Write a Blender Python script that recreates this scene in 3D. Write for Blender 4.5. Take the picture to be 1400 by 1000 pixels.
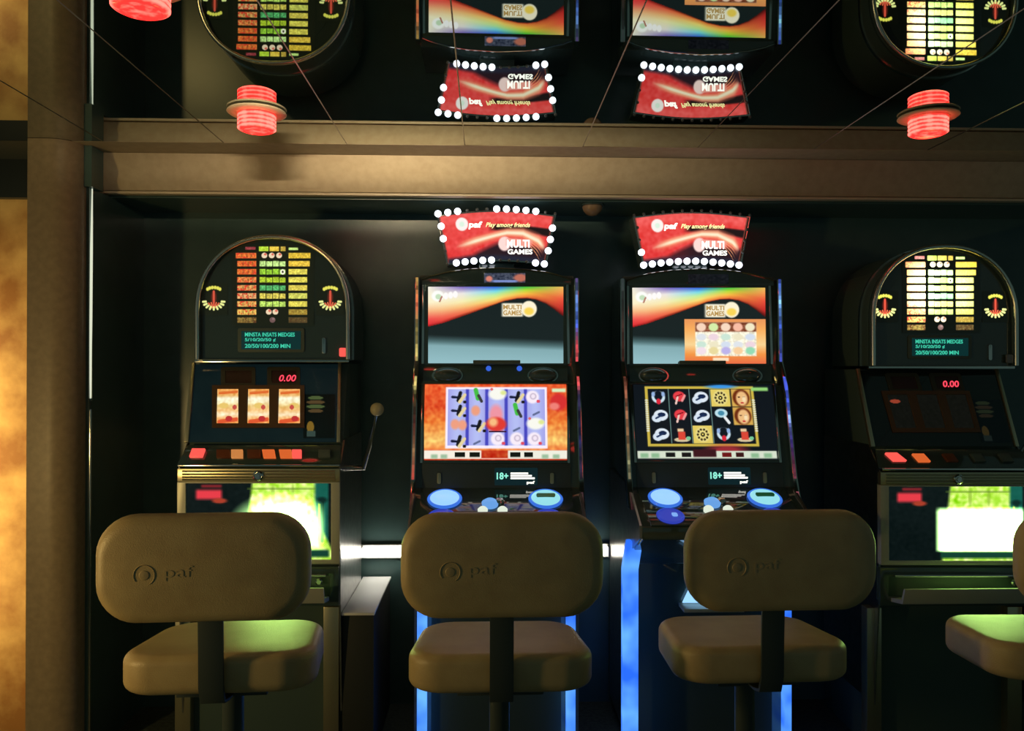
import bpy, bmesh, math, random
import numpy as np
from mathutils import Vector, Matrix
random.seed(4)
R = math.radians
sc = bpy.context.scene
for o in list(bpy.data.objects): bpy.data.objects.remove(o)
COL = sc.collection

# ------------------------------------------------------------------ camera
F = 1100.0; EYE = 1.52
cam_d = bpy.data.cameras.new('camera'); cam = bpy.data.objects.new('camera', cam_d); COL.objects.link(cam)
cam_d.sensor_width = 36; cam_d.lens = 36*F/1400; cam_d.clip_start = .02
CM = Matrix.Rotation(R(-1.82), 3, 'Z') @ Matrix.Rotation(R(90.2), 3, 'X') @ Matrix.Rotation(R(.1), 3, 'Z')
cam.matrix_world = Matrix.Translation((0, 0, EYE)) @ CM.to_4x4()
sc.camera = cam

# ------------------------------------------------------------------ world, exposure
w = bpy.data.worlds.new('world'); sc.world = w; w.use_nodes = True
bg = w.node_tree.nodes['Background']; bg.inputs[0].default_value = (.54, .93, .90, 1); bg.inputs[1].default_value = .078
sc.view_settings.view_transform = 'Standard'; sc.view_settings.look = 'None'
sc.view_settings.exposure = 0; sc.view_settings.gamma = 1; sc.view_settings.use_curve_mapping = False

# ------------------------------------------------------------------ lamps of the room
def area(name, loc, target, size, power, color, spread=180):
    l = bpy.data.lights.new(name, 'AREA'); l.shape = 'DISK'; l.size = size; l.energy = power; l.color = color; l.spread = R(spread)
    o = bpy.data.objects.new(name, l); COL.objects.link(o); o.location = loc
    o.rotation_euler = (Vector(target)-Vector(loc)).to_track_quat('-Z', 'Y').to_euler(); return o
def spot(name, loc, target, power, color, ang, blend=.6, rad=.04):
    l = bpy.data.lights.new(name, 'SPOT'); l.energy = power; l.color = color; l.spot_size = R(ang); l.spot_blend = blend; l.shadow_soft_size = rad
    o = bpy.data.objects.new(name, l); COL.objects.link(o); o.location = loc
    o.rotation_euler = (Vector(target)-Vector(loc)).to_track_quat('-Z', 'Y').to_euler(); return o
area('wall_lamp_light', (-2.15, 1.35, 1.05), (-1.0, 1.9, .95), .16, 11.0, (1, .68, .24))
def strip(name, loc, target, sx, sy, power, color, spread):
    o = area(name, loc, target, sx, power, color, spread); o.data.shape = 'RECTANGLE'; o.data.size = sx; o.data.size_y = sy; return o
strip('unseen_beam_light', (-.60, 1.50, 2.362), (-.40, 3.28, 2.362), .40, .016, 8.3, (1, .80, .50), 80)  # unseen strip lamp, placed and narrowed to light the beam
strip('panel_light', (-2.42, 3.12, 1.05), (-1.93, 3.42, 1.05), .08, 1.3, 9.5, (1, .68, .26), 170)

# ------------------------------------------------------------------ materials
def s2l(c): return tuple(((x/255)/12.92 if x/255 <= .04045 else ((x/255+.055)/1.055)**2.4) for x in c)
def mat(name, rgb, rough=.5, metal=0, spec=.5, coat=0, noise=None, emis=None, estr=0, bump=0, bscale=200):
    m = bpy.data.materials.new(name); m.use_nodes = True; nt = m.node_tree; b = nt.nodes['Principled BSDF']
    b.inputs['Base Color'].default_value = (*s2l(rgb), 1); b.inputs['Roughness'].default_value = rough
    b.inputs['Metallic'].default_value = metal; b.inputs['Specular IOR Level'].default_value = spec
    b.inputs['Coat Weight'].default_value = coat
    if noise or bump:
        tc = nt.nodes.new('ShaderNodeTexCoord'); nz = nt.nodes.new('ShaderNodeTexNoise')
        nt.links.new(tc.outputs['Object'], nz.inputs['Vector'])
    if noise:
        nz.inputs['Scale'].default_value = noise[1]; nz.inputs['Detail'].default_value = 6
        rp = nt.nodes.new('ShaderNodeValToRGB'); rp.color_ramp.elements[0].position = .35; rp.color_ramp.elements[1].position = .65
        rp.color_ramp.elements[0].color = (*s2l(noise[0]), 1); rp.color_ramp.elements[1].color = (*s2l(rgb), 1)
        nt.links.new(nz.outputs['Fac'], rp.inputs['Fac']); nt.links.new(rp.outputs['Color'], b.inputs['Base Color'])
    if bump:
        n2 = nt.nodes.new('ShaderNodeTexNoise'); n2.inputs['Scale'].default_value = bscale
        nt.links.new(tc.outputs['Object'], n2.inputs['Vector'])
        bp = nt.nodes.new('ShaderNodeBump'); bp.inputs['Strength'].default_value = bump; bp.inputs['Distance'].default_value = .002
        nt.links.new(n2.outputs['Fac'], bp.inputs['Height']); nt.links.new(bp.outputs['Normal'], b.inputs['Normal'])
    if emis:
        b.inputs['Emission Color'].default_value = (*s2l(emis), 1); b.inputs['Emission Strength'].default_value = estr
    return m
def glow(name, rgb, s, sample=False):
    m = mat(name, (20, 20, 20), .25, emis=rgb, estr=s)
    if not sample: m.cycles.emission_sampling = 'NONE'
    return m
def picmat(name, s=1.0, rough=.12, sample=False, spec=.5, base=(6, 7, 7)):
    m = mat(name, base, rough, spec=spec); nt = m.node_tree; b = nt.nodes['Principled BSDF']
    a = nt.nodes.new('ShaderNodeAttribute'); a.attribute_name = 'picture'
    nt.links.new(a.outputs['Color'], b.inputs['Emission Color']); b.inputs['Emission Strength'].default_value = s
    if not sample: m.cycles.emission_sampling = 'NONE'
    return m
MT = dict(
    wall=mat('black laminate', (78, 104, 102), .3, noise=((72, 97, 95), 9)),
    cab=mat('black lacquer', (80, 98, 93), .22),
    gloss=mat('piano black', (62, 80, 78), .06, coat=.9),
    dull=mat('dull black', (84, 100, 95), .6),
    floor=mat('dark carpet', (70, 80, 74), .9, noise=((50, 58, 55), 60), bump=.5),
    beige=mat('beige laminate', (188, 172, 146), .5, noise=((178, 160, 134), 30), bump=.15, bscale=300),
    beige2=mat('beige trim', (205, 190, 165), .35),
    gap=mat('dark joint', (40, 34, 24), .7),
    column=mat('column laminate', (172, 150, 118), .42, noise=((158, 138, 108), 40), bump=.15, bscale=300),
    gold=mat('golden mottled panel', (238, 200, 128), .5, noise=((176, 124, 66), 6), bump=.3, bscale=40),
    mirror=mat('smoked mirror', (196, 205, 200), .012, metal=1),
    seam=mat('satin aluminium', (140, 138, 130), .35, metal=1),
    chrome=mat('chrome', (225, 222, 212), .12, metal=1),
    rim=mat('satin chrome', (230, 226, 212), .26, metal=1),
    brass=mat('champagne metal', (206, 196, 160), .3, metal=.9),
    steel=mat('brushed steel', (190, 188, 184), .28, metal=1, noise=((170, 168, 165), 30)),
    paint=mat('silver paint', (196, 196, 180), .4, metal=.3),
    glassdark=mat('dark tinted glass', (30, 40, 40), .05, coat=.6),
    blueglass=mat('blue printed glass', (34, 54, 66), .12, coat=.5, noise=((24, 40, 50), 8), emis=(14, 34, 40), estr=.35),
    vinyl=mat('cream vinyl', (190, 168, 120), .42, noise=((178, 154, 108), 14), bump=.35, bscale=420),
    vinyl2=mat('cream vinyl embossing', (186, 164, 118), .4),
    strap=mat('black steel bracket', (58, 68, 66), .5),
    plastic=mat('black plastic', (60, 70, 68), .3),
    white=mat('white enamel', (225, 225, 220), .4),
    pic=picmat('lit picture', 1.0), picg=picmat('lit print on black glass', 1.0, rough=.06, base=(66, 82, 78)), picb=picmat('print on blue glass', 1.0, base=(30, 48, 60)),
    screen=picmat('screen picture', 1.0, rough=.18, spec=.3),
    belly=picmat('lit belly glass', 1.0, sample=True),
    led=glow('white LED', (235, 240, 255), 3.2, True),
    ledoff=mat('unlit reflection chip', (120, 125, 130), .25),
    tube=glow('cool white tube', (255, 250, 235), 8, True),
    neon=None, textw=glow('white lit lettering', (255, 252, 240), 1.6), textc=glow('cream lit lettering', (255, 244, 170), 1.3),
    teal=glow('teal display text', (70, 225, 185), .8), redt=glow('red digits', (255, 70, 90), 1.3),
    btnred=glow('red lamp reflection', (255, 90, 80), 1.1), btnor=glow('orange lit button', (240, 110, 50), .8),
    btndim=mat('unlit amber button', (120, 66, 40), .3), btnyl=glow('amber lit button', (235, 150, 80), .7),
    smoke=mat('smoked dome', (150, 120, 90), .2, coat=.4),
)
# blue neon with slow unevenness of the tube
def neon(name, s):
    m = bpy.data.materials.new(name); m.use_nodes = True; nt = m.node_tree; b = nt.nodes['Principled BSDF']
    tc = nt.nodes.new('ShaderNodeTexCoord'); nz = nt.nodes.new('ShaderNodeTexNoise'); nz.inputs['Scale'].default_value = 7
    rp = nt.nodes.new('ShaderNodeValToRGB'); rp.color_ramp.elements[0].position = .35; rp.color_ramp.elements[1].position = .7
    rp.color_ramp.elements[0].color = (*s2l((40, 105, 245)), 1); rp.color_ramp.elements[1].color = (*s2l((105, 180, 255)), 1)
    nt.links.new(tc.outputs['Object'], nz.inputs['Vector']); nt.links.new(nz.outputs['Fac'], rp.inputs['Fac'])
    nt.links.new(rp.outputs['Color'], b.inputs['Emission Color']); b.inputs['Emission Strength'].default_value = s
    b.inputs['Base Color'].default_value = (.02, .04, .1, 1)
    return m
MT['neon'] = neon('blue neon', 1.15)
def lampglass():
    m = bpy.data.materials.new('red ribbed lamp glass'); m.use_nodes = True; nt = m.node_tree; b = nt.nodes['Principled BSDF']
    tc = nt.nodes.new('ShaderNodeTexCoord'); sp = nt.nodes.new('ShaderNodeSeparateXYZ')
    nt.links.new(tc.outputs['Object'], sp.inputs[0])
    nz = nt.nodes.new('ShaderNodeTexNoise'); nz.inputs['Scale'].default_value = 26
    mp = nt.nodes.new('ShaderNodeMapping'); mp.inputs['Scale'].default_value = (1.6, 1.6, .6)
    nt.links.new(tc.outputs['Object'], mp.inputs[0]); nt.links.new(mp.outputs[0], nz.inputs['Vector'])
    rp = nt.nodes.new('ShaderNodeValToRGB')
    rp.color_ramp.elements[0].position = .36; rp.color_ramp.elements[0].color = (.62, .012, .010, 1)
    rp.color_ramp.elements[1].position = .68; rp.color_ramp.elements[1].color = (1.0, .10, .075, 1)
    wv = nt.nodes.new('ShaderNodeTexWave'); wv.bands_direction = 'Z'; wv.inputs['Scale'].default_value = 24; wv.inputs['Phase Offset'].default_value = 1.2
    nt.links.new(tc.outputs['Object'], wv.inputs['Vector'])
    mx = nt.nodes.new('ShaderNodeMath'); mx.operation = 'MULTIPLY_ADD'; mx.inputs[1].default_value = .34
    ml = nt.nodes.new('ShaderNodeMath'); ml.operation = 'MULTIPLY'; ml.inputs[1].default_value = .68
    nt.links.new(nz.outputs['Fac'], ml.inputs[0]); nt.links.new(wv.outputs['Fac'], mx.inputs[0]); nt.links.new(ml.outputs[0], mx.inputs[2])
    nt.links.new(mx.outputs[0], rp.inputs['Fac']); nt.links.new(rp.outputs['Color'], b.inputs['Emission Color'])
    b.inputs['Emission Strength'].default_value = 4.0; b.inputs['Base Color'].default_value = (.3, .02, .02, 1); b.inputs['Roughness'].default_value = .15
    return m
MT['lampglass'] = lampglass()

# ------------------------------------------------------------------ geometry helpers
def ray(u, v): return CM @ Vector(((u-700)/F, (500-v)/F, -1.0))
EY = Vector((0, 0, EYE))
def pt(u, v, Y):
    d = ray(u, v); return EY + d*(Y/d.y)
class Pl:                                   # a real plane of the place; on(u, v, off) finds where a sight line meets it
    def __init__(s, v1, Y1, v2=None, Y2=None, u0=680):
        p = pt(u0, v1, Y1)
        if v2 is None: n = Vector((0, -1, 0))
        else:
            q = pt(u0, v2, Y2); d = q-p; d.x = 0; d.normalize()
            n = Vector((1, 0, 0)).cross(d)
            if n.y > 0: n = -n
        s.p = p; s.n = n.normalized()
    def on(s, u, v, off=0):
        d = ray(u, v); return EY + d*(((s.p-EY).dot(s.n))/d.dot(s.n)) + s.n*off

class M:
    def __init__(s): s.v = []; s.f = []
    def loops(s, Ls, cap=True, closed=True):
        b = len(s.v); n = len(Ls[0])
        for L in Ls: s.v += [Vector(p) for p in L]
        for k in range(len(Ls)-1):
            for i in range(n if closed else n-1):
                j = (i+1) % n
                s.f.append((b+k*n+i, b+k*n+j, b+(k+1)*n+j, b+(k+1)*n+i))
        if cap:
            s.f.append(tuple(b+i for i in range(n))); e = b+(len(Ls)-1)*n; s.f.append(tuple(e+i for i in reversed(range(n))))
        return s
    def box(s, x0, x1, y0, y1, z0, z1):
        return s.loops([[(x0, y0, z), (x1, y0, z), (x1, y1, z), (x0, y1, z)] for z in (z0, z1)])
    def prism(s, pts, pl, o0, o1):           # outline (px) on a plane, between two offsets
        return s.loops([[pl.on(u, v, 0)+pl.n*o for u, v in pts] for o in (o0, o1)])
    def profile(s, yz, x0, x1):
        return s.loops([[(x, y, z) for y, z in yz] for x in (x0, x1)])
    def lathe(s, prof, c, n=32, axis=Vector((0, 0, 1)), cap=True):
        q = axis.normalized().to_track_quat('Z', 'Y'); c = Vector(c)
        return s.loops([[c+q @ Vector((r*math.cos(2*math.pi*i/n), r*math.sin(2*math.pi*i/n), z)) for i in range(n)] for r, z in prof], cap)
    def tube(s, path, r, n=10, cap=True):
        path = [Vector(p) for p in path]; Ls = []; rr = r if isinstance(r, (list, tuple)) else [r]*len(path)
        for i, p in enumerate(path):
            d = (path[min(i+1, len(path)-1)]-path[max(i-1, 0)]).normalized()
            up = Vector((0, 1, 0)) if abs(d.y) < .9 else Vector((0, 0, 1))
            a = d.cross(up).normalized(); b = d.cross(a)
            Ls.append([p+a*rr[i]*math.cos(2*math.pi*k/n)+b*rr[i]*math.sin(2*math.pi*k/n) for k in range(n)])
        return s.loops(Ls, cap)
    def build(s, name, m, parent=None, O=Vector((0, 0, 0)), bevel=0, seg=2, smooth=35, kind=None):
        base = Vector((0, 0, 0))
        if parent is not None: base = parent.get('_b') and Vector(parent['_b']) or base
        me = bpy.data.meshes.new(name); me.from_pydata([tuple(p+O-base) for p in s.v], [], s.f)
        bm = bmesh.new(); bm.from_mesh(me); bmesh.ops.recalc_face_normals(bm, faces=bm.faces)
        if bevel:
            es = [e for e in bm.edges if len(e.link_faces) == 2 and e.calc_face_angle() > R(28)]
            bmesh.ops.bevel(bm, geom=es, offset=bevel, segments=seg, profile=.6, affect='EDGES', clamp_overlap=True)
        bm.to_mesh(me); bm.free()
        me.materials.append(MT[m] if isinstance(m, str) else m)
        if smooth:
            me.shade_smooth(); me.set_sharp_from_angle(angle=R(smooth))
        o = bpy.data.objects.new(name, me); COL.objects.link(o)
        if parent is not None: o.parent = parent
        o['_b'] = list(base)
        if kind: o['kind'] = kind
        return o
def tag(o, label, cat, group=None):
    o['label'] = label; o['category'] = cat
    if group: o['group'] = group
    return o
def thing(name, loc, label, cat, group=None):
    o = bpy.data.objects.new(name, None); COL.objects.link(o); o.location = loc; o.empty_display_size = .1
    o['_b'] = list(loc); return tag(o, label, cat, group)
def rr(x0, y0, x1, y1, r, n=5):
    pts = []
    for cx, cy, a in ((x1-r, y0+r, -90), (x1-r, y1-r, 0), (x0+r, y1-r, 90), (x0+r, y0+r, 180)):
        for i in range(n+1):
            t = R(a+90*i/n); pts.append((cx+r*math.cos(t), cy+r*math.sin(t)))
    return pts
def rc(x0, y0, x1, y1): return [(x0, y0), (x1, y0), (x1, y1), (x0, y1)]
def el(cx, cy, rx, ry, n=28): return [(cx+rx*math.cos(2*math.pi*i/n), cy+ry*math.sin(2*math.pi*i/n)) for i in range(n)]
def frame(outer, inner, pl, o0, o1):         # a rim between two outlines of equal length
    m = M(); n = len(outer); b = 0
    Ls = [[pl.on(u, v)+pl.n*o for u, v in L] for L, o in ((outer, o0), (outer, o1), (inner, o1), (inner, o0))]
    m.loops(Ls+[Ls[0]], cap=False); return m

# pictures: a fine grid on a plane whose cells carry the lit colours
def picture(name, quad, pl, off, nx, ny, fn, mt, parent, O):
    U, V = np.meshgrid((np.arange(nx)+.5)/nx, (np.arange(ny)+.5)/ny)
    img = fn(U, V); img = np.clip(img, 0, None)/255.0
    lin = np.where(img <= .04045, img/12.92, ((np.minimum(img, 60)+.055)/1.055)**2.4)
    c = [pl.on(*q)+pl.n*off for q in quad]; base = Vector(parent['_b'])
    gu, gv = np.meshgrid(np.arange(nx+1)/nx, np.arange(ny+1)/ny)
    C = [np.array(x+O-base) for x in c]
    P = ((1-gu)*(1-gv))[..., None]*C[0]+(gu*(1-gv))[..., None]*C[1]+(gu*gv)[..., None]*C[2]+((1-gu)*gv)[..., None]*C[3]
    me = bpy.data.meshes.new(name); idx = np.arange((nx+1)*(ny+1)).reshape(ny+1, nx+1)
    f = np.stack([idx[1:, :-1], idx[1:, 1:], idx[:-1, 1:], idx[:-1, :-1]], -1).reshape(-1, 4)
    me.from_pydata(P.reshape(-1, 3).tolist(), [], f.tolist())
    at = me.color_attributes.new('picture', 'FLOAT_COLOR', 'CORNER')
    a = np.ones((nx*ny, 4, 4), dtype=np.float32); a[:, :, :3] = lin.reshape(-1, 1, 3)
    at.data.foreach_set('color', a.ravel())
    me.materials.append(MT[mt]); o = bpy.data.objects.new(name, me); COL.objects.link(o); o.parent = parent; o['_b'] = list(base); return o
def bl(img, mask, col): return img*(1-mask[..., None])+np.array(col, float)*mask[..., None]
def mE(U, V, cx, cy, rx, ry, s=.15): d = np.sqrt(((U-cx)/rx)**2+((V-cy)/ry)**2); return np.clip((1+s/2-d)/s, 0, 1)
def mR(U, V, x0, y0, x1, y1, s=.004): 
    return np.clip((U-x0)/s+.5, 0, 1)*np.clip((x1-U)/s+.5, 0, 1)*np.clip((V-y0)/s+.5, 0, 1)*np.clip((y1-V)/s+.5, 0, 1)
def mL(U, V, x0, y0, x1, y1, w, asp=1.0):
    dx, dy = x1-x0, (y1-y0)*asp; L = dx*dx+dy*dy+1e-9
    t = np.clip(((U-x0)*dx+(V-y0)*asp*dy)/L, 0, 1); d = np.hypot(U-x0-t*dx, (V-y0)*asp-t*dy)
    return np.clip((w-d)/(w*.4)+.5, 0, 1)
def ramp(T, stops):
    t = [s[0] for s in stops]; return np.stack([np.interp(T, t, [s[1][k] for s in stops]) for k in range(3)], -1)
rng = np.random.RandomState(3)
def blur(a, k):
    for _ in range(k): a = (a+np.roll(a, 1, 0)+np.roll(a, -1, 0)+np.roll(a, 1, 1)+np.roll(a, -1, 1))/5
    return a
def nz(U, k=2): a = blur(rng.rand(*U.shape), k); a = (a-a.mean())/(a.std()+1e-9); return a

def text(name, s, pl, u, v, hpx, m, parent, O, off=.004, wpx=None, depth=.0008, shear=0, align='LEFT', font_w=0):
    cu = bpy.data.curves.new(name, 'FONT'); cu.body = s; cu.extrude = depth; cu.shear = shear; cu.offset = font_w; cu.resolution_u = 3
    t = bpy.data.objects.new(name, cu); COL.objects.link(t)
    dg = bpy.context.evaluated_depsgraph_get(); dg.update(); me = bpy.data.meshes.new_from_object(t.evaluated_get(dg))
    bpy.data.objects.remove(t)
    vs = [x.co.copy() for x in me.vertices]
    x0 = min(x.x for x in vs); x1 = max(x.x for x in vs); y0 = min(x.y for x in vs); y1 = max(x.y for x in vs)
    p0 = pl.on(u, v); px = pl.on(u+10, v)-p0; k = px.length/10
    sy = hpx*k/(y1-y0); sx = (wpx*k/(x1-x0)) if wpx else sy
    X = Vector((1, 0, 0)); Y = pl.n.cross(X).normalized()
    if Y.z < 0: Y = -Y
    base = Vector(parent['_b']); shx = -(x0+x1)/2 if align == 'CENTER' else -x0
    for vert, c in zip(me.vertices, vs):
        vert.co = p0+X*((c.x+shx)*sx)+Y*((c.y-y0)*sy)+pl.n*(off+c.z)+O-base
    me.materials.clear(); me.materials.append(MT[m] if isinstance(m, str) else m); me.name = name
    o = bpy.data.objects.new(name, me); COL.objects.link(o); o.parent = parent; o['_b'] = list(base); return o

# ------------------------------------------------------------------ the setting
CEIL = EYE+.856
XL = pt(135, 250, 3.26).x                     # left end of the niche
def S(name, m): return lambda mm, **k: mm.build(name, m, kind='structure', **k)
S('floor', 'floor')(M().box(-3.2, 4.2, -2.0, 3.9, -.05, 0), smooth=0)
S('wall_back', 'wall')(M().box(XL-.02, 4.2, 3.66, 3.76, 0, 2.24), smooth=0)
MIR = 3.085
S('ceiling', 'mirror')(M().box(-3.2, 4.2, -2.0, MIR, CEIL, CEIL+.02), smooth=0)
S('trim_1', 'beige')(M().box(XL-.02, 4.2, MIR+.003, 3.40, CEIL-.001, CEIL+.05), smooth=0)
yz = [(3.235, CEIL-.002), (3.30, pt(680, 265, 3.30).z), (3.66, pt(680, 265, 3.30).z), (3.66, CEIL-.002)]
S('trim_2', 'beige')(M().profile(yz, XL-.01, 4.2), bevel=.004)                        # the beam
S('trim_23', mat('dark soffit', (34, 42, 40), .5))(M().box(-3.2, XL-.021, MIR+.003, 3.40, CEIL-.001, CEIL+.05), smooth=0)
zb = pt(680, 265, 3.30).z
S('trim_3', 'beige2')(M().box(XL, 4.2, 3.292, 3.33, zb-.014, zb-.003), bevel=.003)    # thin lip under the beam
S('wall_soffit', 'wall')(M().box(XL, 4.2, 3.34, 3.66, zb-.02, zb-.001), smooth=0)
# mirror seams: slim satin strips running towards the machines
for i, k in enumerate([-2.22, -1.695, -1.168, -.625, -.099, .4325, .953, 1.487, 2.01, 2.54, 3.07]):
    x = k*.856
    m = M().loops([[(x-.002, y, CEIL), (x, y, CEIL-.002), (x+.002, y, CEIL)] for y in (-1.5, MIR)])
    m.build('trim_%d' % (i+4), 'seam', kind='structure', smooth=0)
# left column
x0 = pt(34, 600, 3.04).x; x1 = XL
cpts = [(x0, 3.05), (x1-.09, 3.05)]+[(x1-.09+.09*math.sin(R(a)), 3.05+.09-.09*math.cos(R(a))) for a in range(10, 91, 10)]+[(x1, 3.66), (x0, 3.66)]
S('wall_column', 'column')(M().loops([[(x, y, z) for x, y in cpts] for z in (0, CEIL-.001)]), smooth=30)
S('wall_side', 'wall')(M().box(x1+.0005, x1+.012, 3.16, 3.66, 0, zb-.02), smooth=0)
S('trim_20', 'chrome')(M().tube([(x1+.014, 3.17, 0.0), (x1+.014, 3.17, pt(115, 560, 3.17).z)], .006, 12))
t = thing('edge_highlight', (x1+.014, 3.17, pt(115, 545, 3.17).z), 'slim glowing tube painted in for a highlight at the left edge of the dark niche', 'highlight')
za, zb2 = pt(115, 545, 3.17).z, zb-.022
M().tube([(x1+.014, 3.17, za), (x1+.013, 3.17, za+.08), (x1+.014, 3.17, za+.3), (x1+.016, 3.17, za+.58), (x1+.018, 3.17, zb2)], [.0022, .004, .0055, .0048, .0022], 10).build('tube', glow('warm white highlight', (228, 232, 205), .95), t)  # glowing tube stands in for a highlight on the niche edge
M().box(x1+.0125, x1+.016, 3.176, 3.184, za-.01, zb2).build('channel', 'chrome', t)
S('wall_return', 'wall')(M().box(x1+.0005, x1+.030, 3.14, 3.2345, zb-.02, CEIL-.002), smooth=0)
# golden panel behind the column, dark lintel above it
xg0 = pt(4, 600, 3.4).x-.02
S('wall_left', 'gold')(M().box(xg0, x0-.004, 3.40, 3.46, 0, pt(10, 270, 3.4).z), smooth=0)
S('trim_21', mat('dark lintel', (34, 42, 40), .5))(M().box(-3.2, x0-.004, 3.36, 3.46, pt(10, 270, 3.36).z, CEIL), smooth=0)
S('trim_22', 'dull')(M().box(-3.2, xg0-.001, 3.405, 3.46, 0, pt(10, 270, 3.36).z), smooth=0)

# ------------------------------------------------------------------ red ceiling lamps
def lamp(X, Y, label):
    t = thing('ceiling_lamp', (X, Y, CEIL), label, 'ceiling lamp', 'red glass ceiling lamps')
    c = (X, Y, CEIL)
    M().lathe([(.0, -.001), (.062, -.001), (.094, -.004), (.096, -.008), (.09, -.012), (.066, -.012), (.066, -.013), (0, -.013)], c, 40).build('flange', 'beige2', t)
    prof = [(.054, -.012)]
    for k in range(4):
        z = -.014-.013*k; prof += [(.058, z), (.062, z-.003), (.062, z-.008), (.058, z-.011)]
    prof += [(.052, -.067), (.046, -.069), (.040, -.066), (.001, -.066)]
    M().lathe(prof, c, 40).build('glass_shade', 'lampglass', t, smooth=50)
lamp(-.765, 2.70, 'red ribbed glass ceiling lamp on the mirror above the left reel machine')
lamp(-.765, 1.80, 'red glass ceiling lamp cut by the top edge, nearest to the viewer on the left')
lamp(1.485, 2.66, 'red ribbed glass ceiling lamp on the mirror above the right reel machine')
lamp(1.39, .90, 'red glass ceiling lamp on the mirror, seen only as a reflection in the video machine')

# added unseen shield keeping the beam light off the wall and machines
t = thing('beam_light_shield', (-.60, 1.5, CEIL), 'added shield out of view, keeping warm light on the beige beam', 'lamp')
M().box(-.95, -.25, 1.40, 1.68, 2.343, 2.349).build('shield', 'dull', t, bevel=.002)
M().box(-.95, -.25, 1.38, 1.40, 2.343, CEIL-.001).build('shield_back', 'dull', t, bevel=.002)
# ------------------------------------------------------------------ small dome between the toppers
t = thing('dome_fixture', (pt(810, 290, 3.40).x, 3.40, zb-.02), 'small smoked dome under the beam between the two illuminated toppers', 'dome')
c = t.location
M().lathe([(.05, 0), (.052, -.008), (.044, -.010)], c, 28).build('rim', 'gloss', t)
M().lathe([(.043, -.008)]+[(.043*math.cos(R(a)), -.01-.04*math.sin(R(a))) for a in range(0, 90, 15)]+[(.002, -.05)], c, 28).build('dome', 'smoke', t)

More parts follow.
